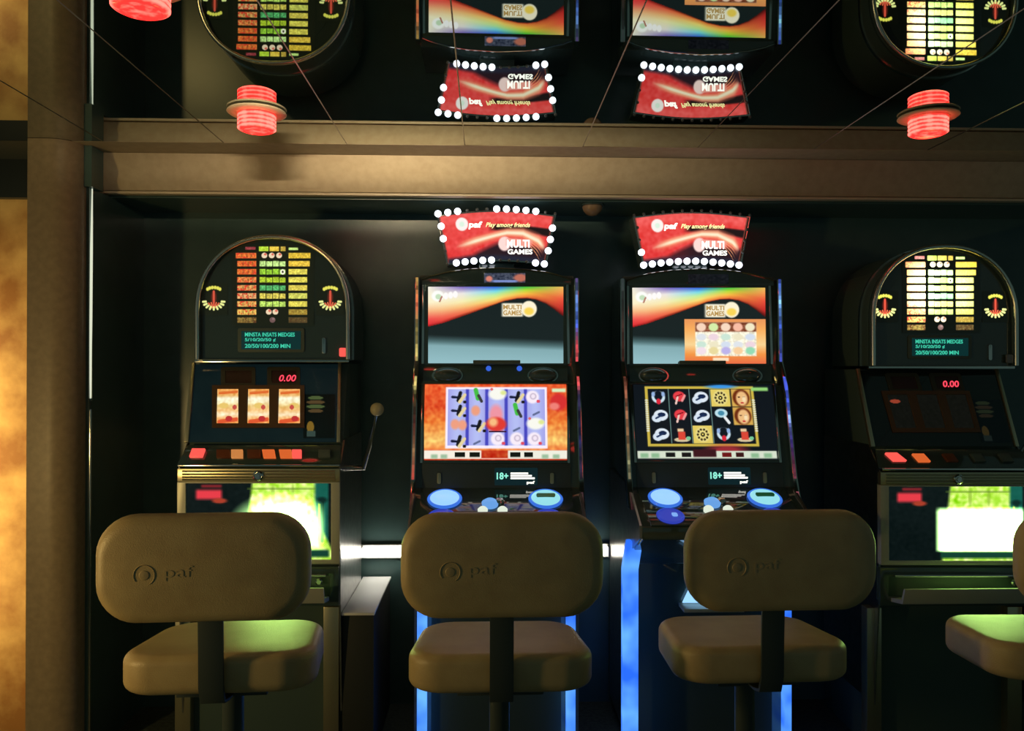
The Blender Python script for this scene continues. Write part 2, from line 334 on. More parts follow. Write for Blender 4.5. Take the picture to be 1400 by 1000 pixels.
# ------------------------------------------------------------------ reel machine (classic slot machine)
U0 = 372
def classic(dx, dz, label, dim):
    O = Vector((dx, 0, dz)); bx = pt(372, 500, 3.27).x+dx
    root = thing('slot_machine', (bx, 3.35, 0), label, 'slot machine', 'reel slot machines with arched tops')
    def L(y, z): return (y, z)
    A = Pl(400, 3.212, u0=U0)                       # upright face of the arched top
    B = Pl(497, 3.255, 606, 3.15, u0=U0)           # sloping reel glass
    D = Pl(610, 3.14, 637, 3.075, u0=U0)           # button shelf
    G = Pl(650, 3.07, u0=U0)                       # grille band and belly
    zt = lambda v, Y: pt(U0, v, Y).z
    # lower body
    xl, xr = G.on(243, 700).x, G.on(465, 700).x
    yz = [(3.60, -dz), (3.16, -dz), (3.16, zt(828, 3.16)), (3.09, zt(826, 3.09)), (3.09, zt(640, 3.09)), (3.155, zt(612, 3.155)),
          (3.165, zt(606, 3.165)), (3.275, zt(497, 3.275)), (3.60, zt(497, 3.275))]
    M().profile(yz, xl+.006, xr-.006).build('cabinet', 'cab', root, O, bevel=.004)
    for a, b in ((xl, xl+.006), (xr-.006, xr)):
        M().profile([(3.59, .2-dz), (3.12, .2-dz), (3.085, zt(826, 3.085)), (3.075, zt(640, 3.075)), (3.17, zt(602, 3.17)), (3.59, zt(602, 3.17))], a, b).build('side_panel', 'steel', root, O, smooth=0)
    # arched top box
    cx = 372.5; r = 105.0
    def arch(k, base=492, ry=1.0):
        rx = r-k; top = 322+k; cyy = 322+105*.98
        pts = [(cx-rx, base-k*.3)]
        for a in range(180, -1, -6):
            e = .92; ca, sa = math.cos(R(a)), math.sin(R(a))
            pts.append((cx+rx*math.copysign(abs(ca)**e, ca), cyy-(cyy-top)*abs(sa)**e))
        pts.append((cx+rx, base-k*.3)); return pts
    A2 = Pl(400, 3.185, u0=U0)
    m = M(); Ls = [[A2.on(u, v)+A2.n*o for u, v in arch(1)] for o in (-.38, -.028)]; m.loops(Ls)
    head = m.build('arched_top', 'cab', root, O, smooth=30)
    M().tube([A2.on(u, v, .0) for u, v in arch(2)], .0088, 12).build('chrome_rim', 'rim', head, O, smooth=60)
    frame(arch(.6), arch(3.6), A2, -.03, -.008).build('hood', 'cab', head, O, smooth=50)
    frame(arch(-.5), arch(2.5), A2, -.12, -.105).build('rear_rim', 'chrome', head, O, smooth=50)
    M().prism(arch(3), A, -.003, .004).build('top_glass', 'gloss', head, O, smooth=30)
    M().prism(arch(24, 480)[1:-1], A, .004, .0055).build('printed_arch', 'gloss', head, O, smooth=30)
    # pay table picture
    def pay(U, V):
        X = 318+U*112; Yp = 334+V*112; img = np.zeros(U.shape+(3,)); n = nz(U, 1); n2 = nz(U, 2)
        g = 1.0
        def add(x0, y0, x1, y1, c, c2=None, tooth=0):
            nonlocal img
            mk = np.clip((X-x0)+.5, 0, 1)*np.clip((x1-X)+.5, 0, 1)*np.clip((Yp-y0)+.5, 0, 1)*np.clip((y1-Yp)+.5, 0, 1)
            cc = np.array(c, float)+n[..., None]*np.array((12, 16, 10.))
            if c2 is not None:
                q = (n2 > .35).astype(float)[..., None]; cc = cc*(1-q)+np.array(c2, float)*q
            img = img*(1-mk[..., None])+cc*mk[..., None]
        add(336, 338, 350, 342, (150, 50, 60)); add(354.5, 337.5, 367.5, 344, (190, 225, 60)); add(369, 337.5, 382, 344, (235, 200, 70))
        add(384, 337.5, 391, 344, (190, 160, 60)); add(395, 339, 408, 342.5, (200, 235, 130))
        lc = [(235, 120, 50)]*3+[(232, 140, 70), (230, 165, 90), (235, 170, 110), (235, 175, 90), (235, 190, 90), (140, 110, 50)]
        cc = [None, (210, 250, 150), (165, 225, 60), (190, 220, 50), (90, 190, 110), (235, 215, 90), (205, 245, 110), None, None]
        rcol = [(240, 200, 60), (245, 205, 70), (240, 225, 90), (240, 225, 90), (240, 220, 90), (225, 225, 100), (240, 225, 90), (165, 135, 50), (90, 66, 34)]
        for i in range(9):
            y = 346.2+11*i; h = 7.6
            w0 = 323 if i == 0 else 325
            add(w0, y, 351, y+h, lc[i], (225, 60, 40) if i < 8 else (90, 50, 25))
            for xx in (w0+7, w0+14, w0+20): add(xx, y+1.5, xx+2, y+h-1.5, np.array(lc[i])*.75)
            x1 = (425, 424)[min(i, 1)] if i < 2 else 420.5
            add(395, y, x1, y+h, rcol[i], tuple(np.array(rcol[i])*.85))
            if cc[i]:
                for q in range(4):
                    add(355.5+q*9, y+(q % 2)*.6, 363.8+q*9, y+h, cc[i], tuple(np.array(cc[i])*.8))
                if i == 2: img = bl(img, mE(X, Yp, 387, y+4, 3.4, 3.6), (250, 250, 220)); img = bl(img, mE(X, Yp, 387, y+4, 1.4, 1.5), (40, 40, 20))
            else:
                for xx in {0: (362, 372, 382), 7: (368, 377), 8: (373,)}[i]:
                    img = bl(img, mE(X, Yp, xx, y+3.6, 4.0, 3.8), (240, 215, 180) if i < 8 else (110, 80, 80))
                    img = bl(img, mE(X, Yp, xx+1.2, y+2.2, 1.8, 1.6), (225, 110, 90) if i < 8 else (140, 110, 110))
        if dim:                                        # this machine's lamp behind the glass burns far brighter
            hot = np.exp(-(((X-345)/26)**2+((Yp-378)/36)**2))+.35*np.exp(-(((X-405)/22)**2+((Yp-385)/30)**2))+.3*np.exp(-(((X-375)/40)**2+((Yp-385)/38)**2))
            lum = (img.max(-1) > 45)[..., None]
            img = img*(1+.25*lum)+lum*hot[..., None]*np.array((300, 330, 260.))
        return img
    picture('pay_table', [(318, 334), (430, 334), (430, 446), (318, 446)], A, .0065, 150, 150, pay, 'picg', head, O)
    # fountain emblems
    def emb(U, V):
        X = (U-.5)*44; Yp = (V-.5)*48; img = np.zeros(U.shape+(3,))
        for a in range(-60, 61, 24): img = bl(img, mE(X, Yp, 12.5*math.sin(R(a*.85)), -17+(1-math.cos(R(a)))*5, 2.5, 2.8, .6), (232, 226, 90))
        img = bl(img, mE(X, Yp, 0, -2, 4.5, 10, .6), (96, 24, 18)); img = bl(img, mL(X, Yp, 0, -11, 0, 13, 1.6), (215, 80, 60))
        for sx in (-2.4, -1.2, 1.2, 2.4): img = bl(img, mL(X, Yp, 1.2*sx, 13, 3.4*sx, 5+abs(sx)*.6, 1.1), (225, 105, 70))
        for a in range(-84, 85, 21):
            cx_, cy_ = 17*math.sin(R(a)), 3+13*math.cos(R(a)); k_ = .74
            img = bl(img, mL(X, Yp, cx_, cy_, cx_*k_, 3+(cy_-3)*k_, 1.7), (235, 240, 150))
        return img*(1.15 if dim else 1)
    for ex in (293, 452): picture('fountain_emblem', [(ex-19, 387), (ex+19, 387), (ex+19, 431), (ex-19, 431)], A, .0065, 88, 100, emb, 'picg', head, O)
    # LCD
    M().prism(rr(326, 449, 417, 482, 3), A, .004, .010).build('display_bezel', 'dull', head, O, bevel=.001)
    lcd = M().prism(rc(331, 453, 412, 478), A, .010, .0108).build('text_display', glow('teal display', (10, 60, 60), .55), head, O, smooth=0)
    for s, v, wd in (('MINSTA INSATS MEDGES', 460.5, 68), ('5/10/20/50 \u00a2', 468, 42), ('20/50/100/200 MIN', 476, 62)):
        text('display_text', s, A, 336, v, 5.6, 'teal', lcd, O, .0112, wd, font_w=.02)
    M().prism(rc(268, 492, 478, 496), A, .0, .016).build('chrome_strip', 'chrome', head, O, bevel=.003)
    M().prism(rr(441, 462, 446, 484, 2), A, .004, .012).build('hinge', 'chrome', head, O, bevel=.001)
    M().prism(rr(465, 476, 474, 488, 2), A, .012, .022).build('lamp_reflection', 'btnred' if not dim else 'ledoff', head, O, bevel=.001)  # red lamp reflection built as a glowing chip, unlit on the right machine
    # reel glass
    tl = (268, 500); M().prism([(268, 499), (463, 499), (461, 605), (259, 605)], B, 0, .006).build('reel_glass', 'glassdark' if dim else 'blueglass', root, O, smooth=0)
    gl = root.children[-1]
    for pts in ([(263, 497), (268, 497), (259, 606), (253, 606)], [(463, 497), (467, 497), (466, 606), (461, 606)]):
        M().prism(pts, B, -.004, .014).build('glass_trim', 'brass', root, O, bevel=.002)
    def reel(seed):
        def fn(U, V):
            img = ramp(V, [(0, (245, 170, 90)), (.18, (240, 185, 110)), (.27, (255, 248, 215)), (.4, (255, 240, 190)), (.5, (240, 205, 130)),
                           (.62, (250, 200, 130)), (.74, (255, 232, 190)), (.85, (250, 190, 120)), (1, (245, 160, 80))])
            n = nz(U, 3); img = img+n[..., None]*np.array((6, 10, 12.))
            k = seed
            img = bl(img, mE(U, V, .3+.2*k, .48, .22, .08), (235, 200, 110)); img = bl(img, mE(U, V, .8-.1*k, .53, .1, .07), (200, 80, 70))
            img = bl(img, mL(U, V, .1, .12, .9, .08, .04), (225, 110, 50)); img = bl(img, mL(U, V, .1, .95, .9, .88, .06), (225, 90, 50))
            img = bl(img, mE(U, V, .55+.1*k, .86, .16, .08), (190, 50, 50))
            if dim: img = img*0+np.array((14, 13, 9.))+n[..., None]*1; img = bl(img, mE(U, V, .3, .2, .25, .06), (150, 60, 40)) if seed == 0 else img
            return img
        return fn
    for i, (a, b) in enumerate(((297, 327), (339, 369), (381, 411))):
        sh = -i*.6
        frame(rc(a-6, 528, b+6, 586), rc(a, 533, b, 580), B, .006, .012).build('reel_frame', mat('reel frame', (92, 66, 40), .4), gl, O, smooth=0)
        picture('reel', [(a+1, 533), (b+1, 533), (b, 580), (a, 580)], B, .007, 30, 46, reel(i), 'pic', gl, O)
    for a, b, kk in ((303, 350, 0), (366, 411, 1)):
        frame(rr(a, 503, b, 529, 3), rr(a+6, 508, b-5, 525, 1), B, .006, .010).build('display_frame', mat('display frame', (58, 56, 42), .45), gl, O, smooth=0)
        M().prism(rc(a+6, 508, b-5, 525), B, .006, .007).build('number_display', mat('display window', (58, 30, 26), .3), gl, O, smooth=0)
        if kk: text('red_digits', '0.00', B, 382, 522.5, 9.5, 'redt', gl, O, .0075, 23, shear=.15, font_w=.015)
    def deco(U, V):
        img = np.zeros(U.shape+(3,)); X = 415+U*44; Yp = 540+V*60
        for y in (545, 551, 557, 563): img = bl(img, mE(X, Yp, 432, y, 14-abs(y-554)*.4, 2.6), (78, 60, 34) if y in (551, 563) else (70, 84, 46))
        img = bl(img, mE(X, Yp, 425, 585, 5, 8), (120, 92, 28)); img = bl(img, mR(X, Yp, 420, 590, 432, 598, 1), (50, 66, 60))
        return img*(.35 if dim else 1)
    picture('printed_artwork', [(415, 540), (459, 540), (458, 600), (415, 600)], B, .0065, 44, 50, deco, 'picb', gl, O)
    # button shelf
    M().prism([(258, 610), (466, 610), (466, 636), (243, 636)], D, 0, .006).build('button_shelf', 'gloss', root, O, bevel=.001)
    sh = root.children[-1]
    bt = [(262, 280, 'btnred'), (297, 315, 'btndim'), (317, 333, 'btnyl'), (339, 357, 'btndim'), (359, 376, 'btnor'), (382, 399, 'btnor'), (400, 413, 'btnred'), (436, 452, 'dull')]
    if dim: bt = [(266, 285, 'btnred'), (303, 320, 'btnor'), (346, 362, 'btndim'), (386, 402, 'dull'), (426, 442, 'dull')]
    for a, b, mm in bt:
        sk = (-3 if not dim else 4)
        if a < 282: M().prism([(a+2, 617), (b+2, 617), (b-2, 628), (a-2, 628)] if not dim else [(a-1, 617), (b-3, 617), (b+3, 628), (a+3, 628)], D, .006, .018).build('button', mm, sh, O, bevel=.002)
        else: M().prism([(a, 618), (b, 618), (b+(2 if mm == 'btnor' else 0), 629), (a+(2 if mm == 'btnor' else 0), 629)], D, .006, .016).build('button', mm, sh, O, bevel=.002)
    M().prism(rc(244, 635, 465, 638.5), G, -.01, .012).build('chrome_strip', 'chrome', root, O, bevel=.003)
    # ridged band with lock
    M().prism(rc(243, 641, 465, 659), G, -.02, .004).build('ridged_band', 'brass', root, O, bevel=.002)
    rb = root.children[-1]
    for y in (644.5, 648.5, 652.5, 656): M().tube([G.on(250, y, .005), G.on(458, y, .005)], .0035, 8).build('ridge', 'brass', rb, O)
    cc = G.on(354, 650.5, .004); M().lathe([(.019, 0), (.02, .008), (.015, .012), (.013, .008), (.009, .008), (.008, .013), (.001, .013)], cc, 24, G.n).build('lock', 'chrome', rb, O)
    # belly glass
    H = Pl(700, 3.072, u0=U0)
    frame(rc(243, 659, 465, 771), rc(255, 661, 453, 765), H, -.02, .008).build('belly_frame', 'paint', root, O, bevel=.003)
    bf = root.children[-1]
    def belly(U, V):
        X = 255+U*198; Yp = 661+V*104; n = nz(U, 3); img = np.zeros(U.shape+(3,))+np.array((10, 20, 20.))
        img = bl(img, np.clip((X-345)/25, 0, 1)*np.clip((450-X)/2, 0, 1), (18, 92, 78)); img = img+n[..., None]*1.5
        img = bl(img, mR(X, Yp, 268, 670, 303, 683, 5), (232, 60, 72)); img = bl(img, mR(X, Yp, 275, 663, 303, 667, 3), (130, 34, 40)); img = bl(img, mE(X, Yp, 300, 685, 10, 3.5, .6), (170, 60, 40))
        m1 = np.clip((X-(342-(Yp-661)*.12))/5, 0, 1)*np.clip((433-X+np.maximum(0, Yp-705)*.5)/5, 0, 1)
        img = bl(img, m1, (205, 250, 100)); img = img+(m1*n)[..., None]*np.array((22, 10, 30.))
        for xx in (373, 400): img = bl(img, mE(X, Yp, xx, 676, 2.5, 13, .7)*.7, (150, 190, 60))
        img = bl(img, mR(X, Yp, 338, 667.5, 432, 669.5, 1)*.6, (90, 120, 40))
        img = bl(img, mL(X, Yp, 441, 685, 440, 740, 2.2)*.8, (10, 50, 36)); img = bl(img, mE(X, Yp, 440, 684, 7, 4, .8), (8, 40, 36)); img = bl(img, mL(X, Yp, 436, 690, 436, 735, 1.5)*.8, (190, 210, 60))
        img = bl(img, mR(X, Yp, 330, 752, 450, 762, 4), (20, 66, 50))
        if dim: hot = np.clip((X-322)/8, 0, 1)*np.clip((452-X)/5, 0, 1)*np.clip((Yp-689)/8, 0, 1)*np.clip((754-Yp)/4, 0, 1)
        else: hot = np.clip(1.5-np.hypot((X-385)/52, (Yp-722)/34), 0, 1)*np.clip((754-Yp)/4, 0, 1)*np.clip((446-X)/6, 0, 1)
        return img+hot[..., None]*np.array((420, 560, 330.))
    picture('belly_glass', [(255, 661), (453, 661), (453, 765), (255, 765)], H, .001, 120, 70, belly, 'belly', bf, O)
    # coin tray below
    T = Pl(790, 3.08, u0=U0)
    frame(rc(244, 774, 464, 828), rc(256, 787, 452, 815), T, -.02, .01).build('tray_surround', 'gloss', root, O, bevel=.003)
    ts = root.children[-1]
    m = M(); y0, y1 = 3.0, 3.09; zl = zt(812, 3.05)
    M().profile([(3.085, zt(822, 3.085)), (2.985, zt(826, 2.985)), (2.965, zt(805, 2.965)), (2.975, zt(804, 2.975)), (2.993, zt(819, 2.993)), (3.085, zt(816, 3.085))], G.on(258, 800).x, G.on(450, 800).x).build('coin_tray', 'paint', root, O, bevel=.003)
    M().prism(rc(262, 783, 448, 786), T, .01, .03).build('tray_lip', 'chrome', ts, O, bevel=.002)
    M().lathe([(.012, 0), (.013, .012), (.008, .016), (.001, .016)], T.on(437, 795, .0), 20, T.n).build('lock', 'chrome', ts, O)
    # legs of the stand, showing below the cabinet
    St = Pl(950, 3.15, u0=U0)
    zf = -dz
    for a, b in ((243, 264), (444, 465)):
        xa, xb = St.on(a, 950).x, St.on(b, 950).x
        M().box(xa, xb, 3.12, 3.17, zf, zt(829, 3.14)).build('stand_leg', 'brass', root, O, bevel=.003)
    # side lever with ball
    p0 = pt(497, 640, 3.30); p1 = pt(505, 612, 3.26); p2 = pt(511, 585, 3.22); p3 = pt(515, 566, 3.20)
    lv = M().tube([p0+Vector((-.06, 0, 0)), p0, p1, p2, p3], [.012, .012, .009, .008, .007], 12).build('lever', 'chrome', root, O)
    c = pt(515.5, 560, 3.20)
    M().lathe([(.001, -.027)]+[(.027*math.cos(R(a)), .027*math.sin(R(a))) for a in range(-75, 90, 15)]+[(.001, .027)], c, 20).build('lever_ball', mat('pearl ball', (190, 180, 140), .2), lv, O)
    return root
M1 = classic(0, 0, 'reel slot machine with arched top at far left, three lit orange reels', False)
M4 = classic(pt(1268, 420, 3.27).x-pt(372, 420, 3.27).x, -.02, 'reel slot machine with arched top at far right, reels dark and pay table glaring', True)

# ------------------------------------------------------------------ video machines
def header(kind):
    cols = [(0, [(0, (245, 240, 222)), (.4, (255, 244, 205)), (.62, (248, 180, 130)), (.82, (240, 80, 78)), (.95, (225, 50, 55)), (1, (140, 25, 25))]),
            (.25, [(0, (120, 100, 185)), (.22, (238, 232, 228)), (.5, (250, 240, 180)), (.68, (250, 195, 125)), (.9, (240, 105, 72)), (1, (120, 25, 18))]),
            (.5, [(0, (50, 100, 215)), (.25, (120, 220, 235)), (.45, (190, 238, 160)), (.7, (250, 228, 120)), (.93, (240, 135, 60)), (1, (110, 30, 20))]),
            (.72, [(0, (60, 190, 60)), (.3, (185, 222, 60)), (.6, (250, 195, 70)), (.9, (240, 125, 60)), (1, (110, 20, 20))]),
            (1, [(0, (240, 190, 95)), (.2, (250, 150, 80)), (.45, (238, 80, 60)), (.8, (190, 40, 40)), (1, (70, 16, 16))])]
    def fn(U, V):
        yb = np.interp(U, [0, .1, .31, .45, .56, .66, .73, .8, .87, .93, 1], [.52, .48, .35, .26, .19, .155, .15, .17, .22, .29, .39])
        t = np.clip(V/yb, 0, 1); lay = [ramp(t, c[1]) for c in cols]; us = [c[0] for c in cols]; img = np.zeros(U.shape+(3,))
        for i in range(4):
            k = np.clip((U-us[i])/(us[i+1]-us[i]), 0, 1)[..., None]; mk = ((U >= us[i]) & (U <= us[i+1]))[..., None]
            img = np.where(mk, lay[i]*(1-k)+lay[i+1]*k, img)
        lower = ramp(V+.07*(U-.5)*(-1), [(0, (24, 34, 34)), (.66, (26, 36, 36)), (.74, (78, 108, 110)), (.8, (132, 172, 178)), (1, (148, 190, 197))])
        inn = (V > yb)[..., None]; img = np.where(inn, lower, img)
        img = bl(img, mE(U, V, .07, .12, .045, .07, .3), (255, 255, 250)); img = bl(img, mE(U, V, .075, .13, .022, .035, .4), (200, 225, 190))
        img = bl(img, mL(U, V, .085, .19, .1, .13, .006, .57), (180, 120, 100))
        for k in range(3): img = bl(img, mE(U, V, .13+.035*k, .12-.01*k, .018, .045, .3), (255, 252, 250))
        img = bl(img, mE(U, V, .745, .29, .058, .105, .15), (255, 245, 215)); img = bl(img, mE(U, V, .745, .32, .036, .05, .5), (250, 215, 90))
        img = bl(img, mR(U, V, .545, .215, .70, .39, .02), (250, 242, 215))
        if kind == 3:
            b = (U > .39) & (V > .41); bt = ramp(V, [(.41, (235, 150, 90)), (.55, (250, 175, 95)), (.75, (252, 215, 150)), (.88, (245, 150, 70)), (1, (235, 110, 70))])
            img = np.where(b[..., None], bt, img); n = nz(U, 1)
            img = bl(img, mR(U, V, .47, .455, .93, .90, .01), (252, 246, 222))
            img = bl(img, mR(U, V, .47, .455, .93, .58, .01)*.85, (120, 50, 26)); img = img+(mR(U, V, .47, .46, .93, .9)*n)[..., None]*14
            for i, c in enumerate(((250, 215, 190), (215, 240, 170), (250, 220, 195), (250, 190, 165), (245, 235, 200))):
                img = bl(img, mE(U, V, .515+.092*i, .52, .036, .055, .3), c)
                for j in range(2): img = bl(img, mE(U, V, .515+.092*i, .65+.1*j, .038, .045, .4), ((225, 230, 235), (240, 215, 225), (205, 232, 215), (240, 232, 200), (215, 225, 240))[(i+2*j) % 5])
                img = bl(img, mE(U, V, .515+.092*i, .83, .036, .05, .4), ((245, 225, 235), (235, 220, 160), (190, 180, 235), (250, 210, 160), (150, 220, 180))[i])
            img = bl(img, mR(U, V, .60, .92, .72, .965, .01), (255, 225, 190))
        return img
    return fn
def game(kind):
    def f2(U, V):
        n = nz(U, 3); n = nz(U, 6); img = ramp(V, [(0, (240, 100, 50)), (.3, (225, 82, 40)), (.5, (240, 130, 55)), (.75, (250, 200, 110)), (.86, (245, 140, 70)), (.88, (200, 60, 30)), (1, (190, 50, 20))])+n[..., None]*np.array((5, 12, 7.))
        X = 580+195*U; Y = 525+105*V
        img = bl(img, mE(X, Y, 764, 550, 12, 12, .4), (215, 50, 50)); img = bl(img, mE(X, Y, 758, 556, 7, 5, .6), (240, 130, 120)); img = bl(img, mR(X, Y, 755, 531, 774, 536, 2), (215, 240, 190))
        img = bl(img, mR(X, Y, 609, 529, 748, 614, 1.5), (250, 240, 255)); img = bl(img, mR(X, Y, 612, 532, 745, 610, 1), (165, 165, 235))
        for i in range(5):
            x0 = 612+26.6*i; c = x0+13.3
            img = bl(img, np.exp(-((X-c)/9)**2)*mR(X, Y, 612, 532, 745, 610, 1)*.75, (188, 200, 248))
            if i: img = bl(img, mR(X, Y, x0-2.2, 532, x0+2.2, 610, 1.5), (72, 72, 190))
        lay = ['B?BBO', 'G?BKW']
        def bird(cx, cy, s=1):
            nonlocal img
            img = bl(img, mL(X, Y, cx-9*s, cy, cx+4*s, cy+1, 1.7), (24, 30, 60)); img = bl(img, mL(X, Y, cx-1, cy+5, cx+2, cy-6, 2.4), (26, 26, 30)); img = bl(img, mL(X, Y, cx+1, cy+7, cx+8, cy-3, 2.2), (232, 214, 160)); img = bl(img, mE(X, Y, cx+8, cy+7, 2.5, 2), (30, 26, 26))
        for cx, cy in ((627, 543), (627, 562), (627, 604), (654, 583), (707, 543)): bird(cx, cy)
        for cx, cy in ((652, 541), (706, 562)): img = bl(img, mL(X, Y, cx-2, cy-8, cx+1, cy+4, 3), (70, 190, 70)); img = bl(img, mL(X, Y, cx+2, cy, cx+6, cy+8, 2), (60, 60, 60))
        for cx, cy in ((680, 537), (732, 578)): img = bl(img, mE(X, Y, cx, cy+2, 12, 8, .4), (250, 250, 240)); img = bl(img, mE(X, Y, cx-8, cy-5, 2, 2), (230, 110, 110)); img = bl(img, mE(X, Y, cx+8, cy, 4, 3, .8), (225, 235, 150))
        for cx, cy in ((681, 601), (707, 601), (731, 601), (729, 543)): img = bl(img, mE(X, Y, cx-1, cy, 9, 9, .3), (250, 238, 250)); img = bl(img, mE(X, Y, cx, cy-1, 4.5, 4.5, .4), (200, 185, 205)); img = bl(img, mE(X, Y, cx, cy-1, 2.8, 3, .4), (246, 232, 246)); img = bl(img, mE(X, Y, cx+7, cy+6, 2.5, 2.2), (225, 80, 100))
        for cx, cy in ((622, 581), (632, 582), (650, 562)): img = bl(img, mE(X, Y, cx, cy, 6, 7, .5), (240, 160, 130))
        img = bl(img, mE(X, Y, 678, 568, 9, 14, .5), (240, 150, 165)); img = bl(img, mE(X, Y, 678, 581, 14, 10, .35), (225, 60, 50)); img = bl(img, mE(X, Y, 674, 578, 6, 6, .8), (250, 190, 130))
        img = bl(img, mR(X, Y, 668, 590, 692, 592, 1), (50, 20, 50))
        for cx, cy in ((652, 606), (706, 588), (733, 566)): img = bl(img, mL(X, Y, cx-4, cy+2, cx+4, cy-2, 1.4), (100, 110, 150))
        img = bl(img, mR(X, Y, 580, 616.5, 658, 628, 1.5), (248, 240, 225)); img = bl(img, mR(X, Y, 694, 616.5, 775, 628, 1.5), (240, 240, 225))
        for a, b in ((622, 636), (642, 656), (697, 711), (716, 728)): img = bl(img, mR(X, Y, a, 619, b, 625.5, 1), (20, 24, 18))
        for a in (590, 603, 740, 755): img = bl(img, mR(X, Y, a, 622, a+9, 627.5, 3)*.7, (120, 170, 130))
        img = bl(img, mR(X, Y, 658, 627, 694, 628.5, 1), (250, 190, 170))
        return img
    def f3(U, V):
        X = 860+198*U; Y = 527+103*V; img = np.zeros(U.shape+(3,))+np.array((16, 22, 28.)); n = nz(U, 0)
        img = img+(np.clip(n-2.1, 0, 1)*np.clip(1-mR(X, Y, 880, 530, 1026, 612), 0, 1))[..., None]*120
        img = bl(img, mR(X, Y, 876, 529.5, 1031, 612, 1.2), (205, 180, 70)); img = bl(img, mR(X, Y, 880, 533, 1027, 608.5, 1), (18, 24, 30))
        img = bl(img, mE(X, Y, 985, 530, 20, 2.5, .8), (60, 150, 230)); img = bl(img, mR(X, Y, 1028, 531, 1052, 536, 2.5), (150, 215, 120))
        for k in range(15):
            y = 549+3*k
            for x in (877.5, 1029.5): img = bl(img, mE(X, Y, x, y, 2.2, 1.2, .5), (225, 225, 200))
        cw = 147/5.; rh = 75.5/3
        sym = ['CRSWF', 'SRSMF', 'SHWCH']
        for j in range(3):
            for i in range(5):
                cx = 880+cw*(i+.5); cy = 533+rh*(j+.5); s = sym[j][i]
                if s in 'WF':
                    img = bl(img, mR(X, Y, cx-cw/2+1, cy-rh/2+.5, cx+cw/2-1, cy+rh/2-.5, 1), (228, 205, 100) if s == 'W' else (215, 170, 80))
                if s == 'W':
                    img = bl(img, mE(X, Y, cx, cy, 10.5, 10.5, .12), (232, 216, 130))
                    for a in range(0, 360, 36): img = bl(img, mE(X, Y, cx+7*math.cos(R(a)), cy+7*math.sin(R(a)), 1.6, 1.6, .4), (60, 50, 30))
                    img = bl(img, mE(X, Y, cx, cy, 3, 3, .3), (40, 36, 30)); img = bl(img, mE(X, Y, cx, cy, 1.2, 1.2), (240, 220, 100))
                if s == 'F':
                    img = bl(img, mE(X, Y, cx, cy, 12, 12, .2), (110, 46, 20)); img = bl(img, mE(X, Y, cx+1, cy+1, 8.2, 10, .3), (238, 190, 130)); img = bl(img, mE(X, Y, cx+1, cy+7, 2.4, 1.2, .4), (200, 60, 60))
                    for sx in (-3, 4): img = bl(img, mE(X, Y, cx+sx, cy-1, 1.7, .9, .4), (70, 40, 30))
                    img = bl(img, mE(X, Y, cx+4, cy+2, 2.5, 4, .8), (250, 225, 180))
                if s == 'C':
                    img = bl(img, mE(X, Y, cx, cy-1, 9.5, 8.5, .15), (205, 228, 240)); img = bl(img, mE(X, Y, cx, cy-3, 6, 7, .2), (18, 24, 34)); img = bl(img, mE(X, Y, cx, cy+5, 3.2, 4, .3), (220, 40, 60))
                    for sx in (-7, 7): img = bl(img, mE(X, Y, cx+sx, cy-5, 2.5, 3.5, .4), (150, 180, 225))
                if s == 'R':
                    img = bl(img, mE(X, Y, cx, cy-2, 8.5, 7, .2), (230, 62, 72)); img = bl(img, mL(X, Y, cx-5, cy+8, cx-2, cy-1, 1.4), (240, 200, 190)); img = bl(img, mL(X, Y, cx+4, cy+4, cx+8, cy-3, 1.6), (240, 150, 150)); img = bl(img, mL(X, Y, cx-4, cy-2, cx+4, cy-5, .8), (130, 20, 30))
                if s == 'S':
                    img = bl(img, mE(X, Y, cx+2, cy-1, 10, 7.5, .12), (225, 235, 246)); img = bl(img, mE(X, Y, cx-4, cy+3, 7, 5.5, .15), (215, 228, 242)); img = bl(img, mE(X, Y, cx+3, cy-2, 5.5, 3, .2), (24, 40, 74)); img = bl(img, mL(X, Y, cx-5, cy+3, cx+3, cy-1, 1.2), (30, 50, 90))
                if s == 'M':
                    img = bl(img, mE(X, Y, cx-1, cy-4, 9, 6, .15), (190, 225, 235)); img = bl(img, mE(X, Y, cx-1, cy-4, 4.5, 3.4, .3), (70, 140, 170)); img = bl(img, mL(X, Y, cx+4, cy+2, cx+9, cy+9, 2), (235, 238, 240))
                if s == 'H':
                    img = bl(img, mE(X, Y, cx, cy+7, 11, 3, .2), (215, 200, 160)); img = bl(img, mR(X, Y, cx-5, cy-4, cx+5, cy+7, 1.5), (220, 72, 55)); img = bl(img, mR(X, Y, cx-5.5, cy-8, cx+3, cy-4, 1.5), (240, 205, 160)); img = bl(img, mE(X, Y, cx+9, cy+5, 3, 2.5), (120, 200, 150))
        for i in range(1, 4): img = bl(img, mR(X, Y, 879.3+cw*i, 533, 880.7+cw*i, 608, .8)*.6, (150, 200, 190))
        img = bl(img, mE(X, Y, 985, 618, 26, 8, .9)*.8, (190, 50, 60)); img = bl(img, mR(X, Y, 861, 618, 1054, 628, 1.5), (215, 225, 205)); img = bl(img, mR(X, Y, 938, 616, 970, 626, 2), (60, 24, 30))
        for a, b, c in ((900, 913, 12), (922, 935, 12), (978, 991, 110), (997, 1008, 60)): img = bl(img, mR(X, Y, a, 620, b, 626, 1), (c, 24, 24))
        for a in (865, 880, 1018, 1036): img = bl(img, mR(X, Y, a, 621, a+11, 627, 3)*.7, (110, 170, 120))
        return img
    return f2 if kind == 2 else f3
def railcol(stops):
    def fn(U, V):
        img = ramp(V, stops); n = nz(U, 1); n = n-n.mean(); return np.clip(img*(1+.22*n[..., None]), 0, 255)
    return fn
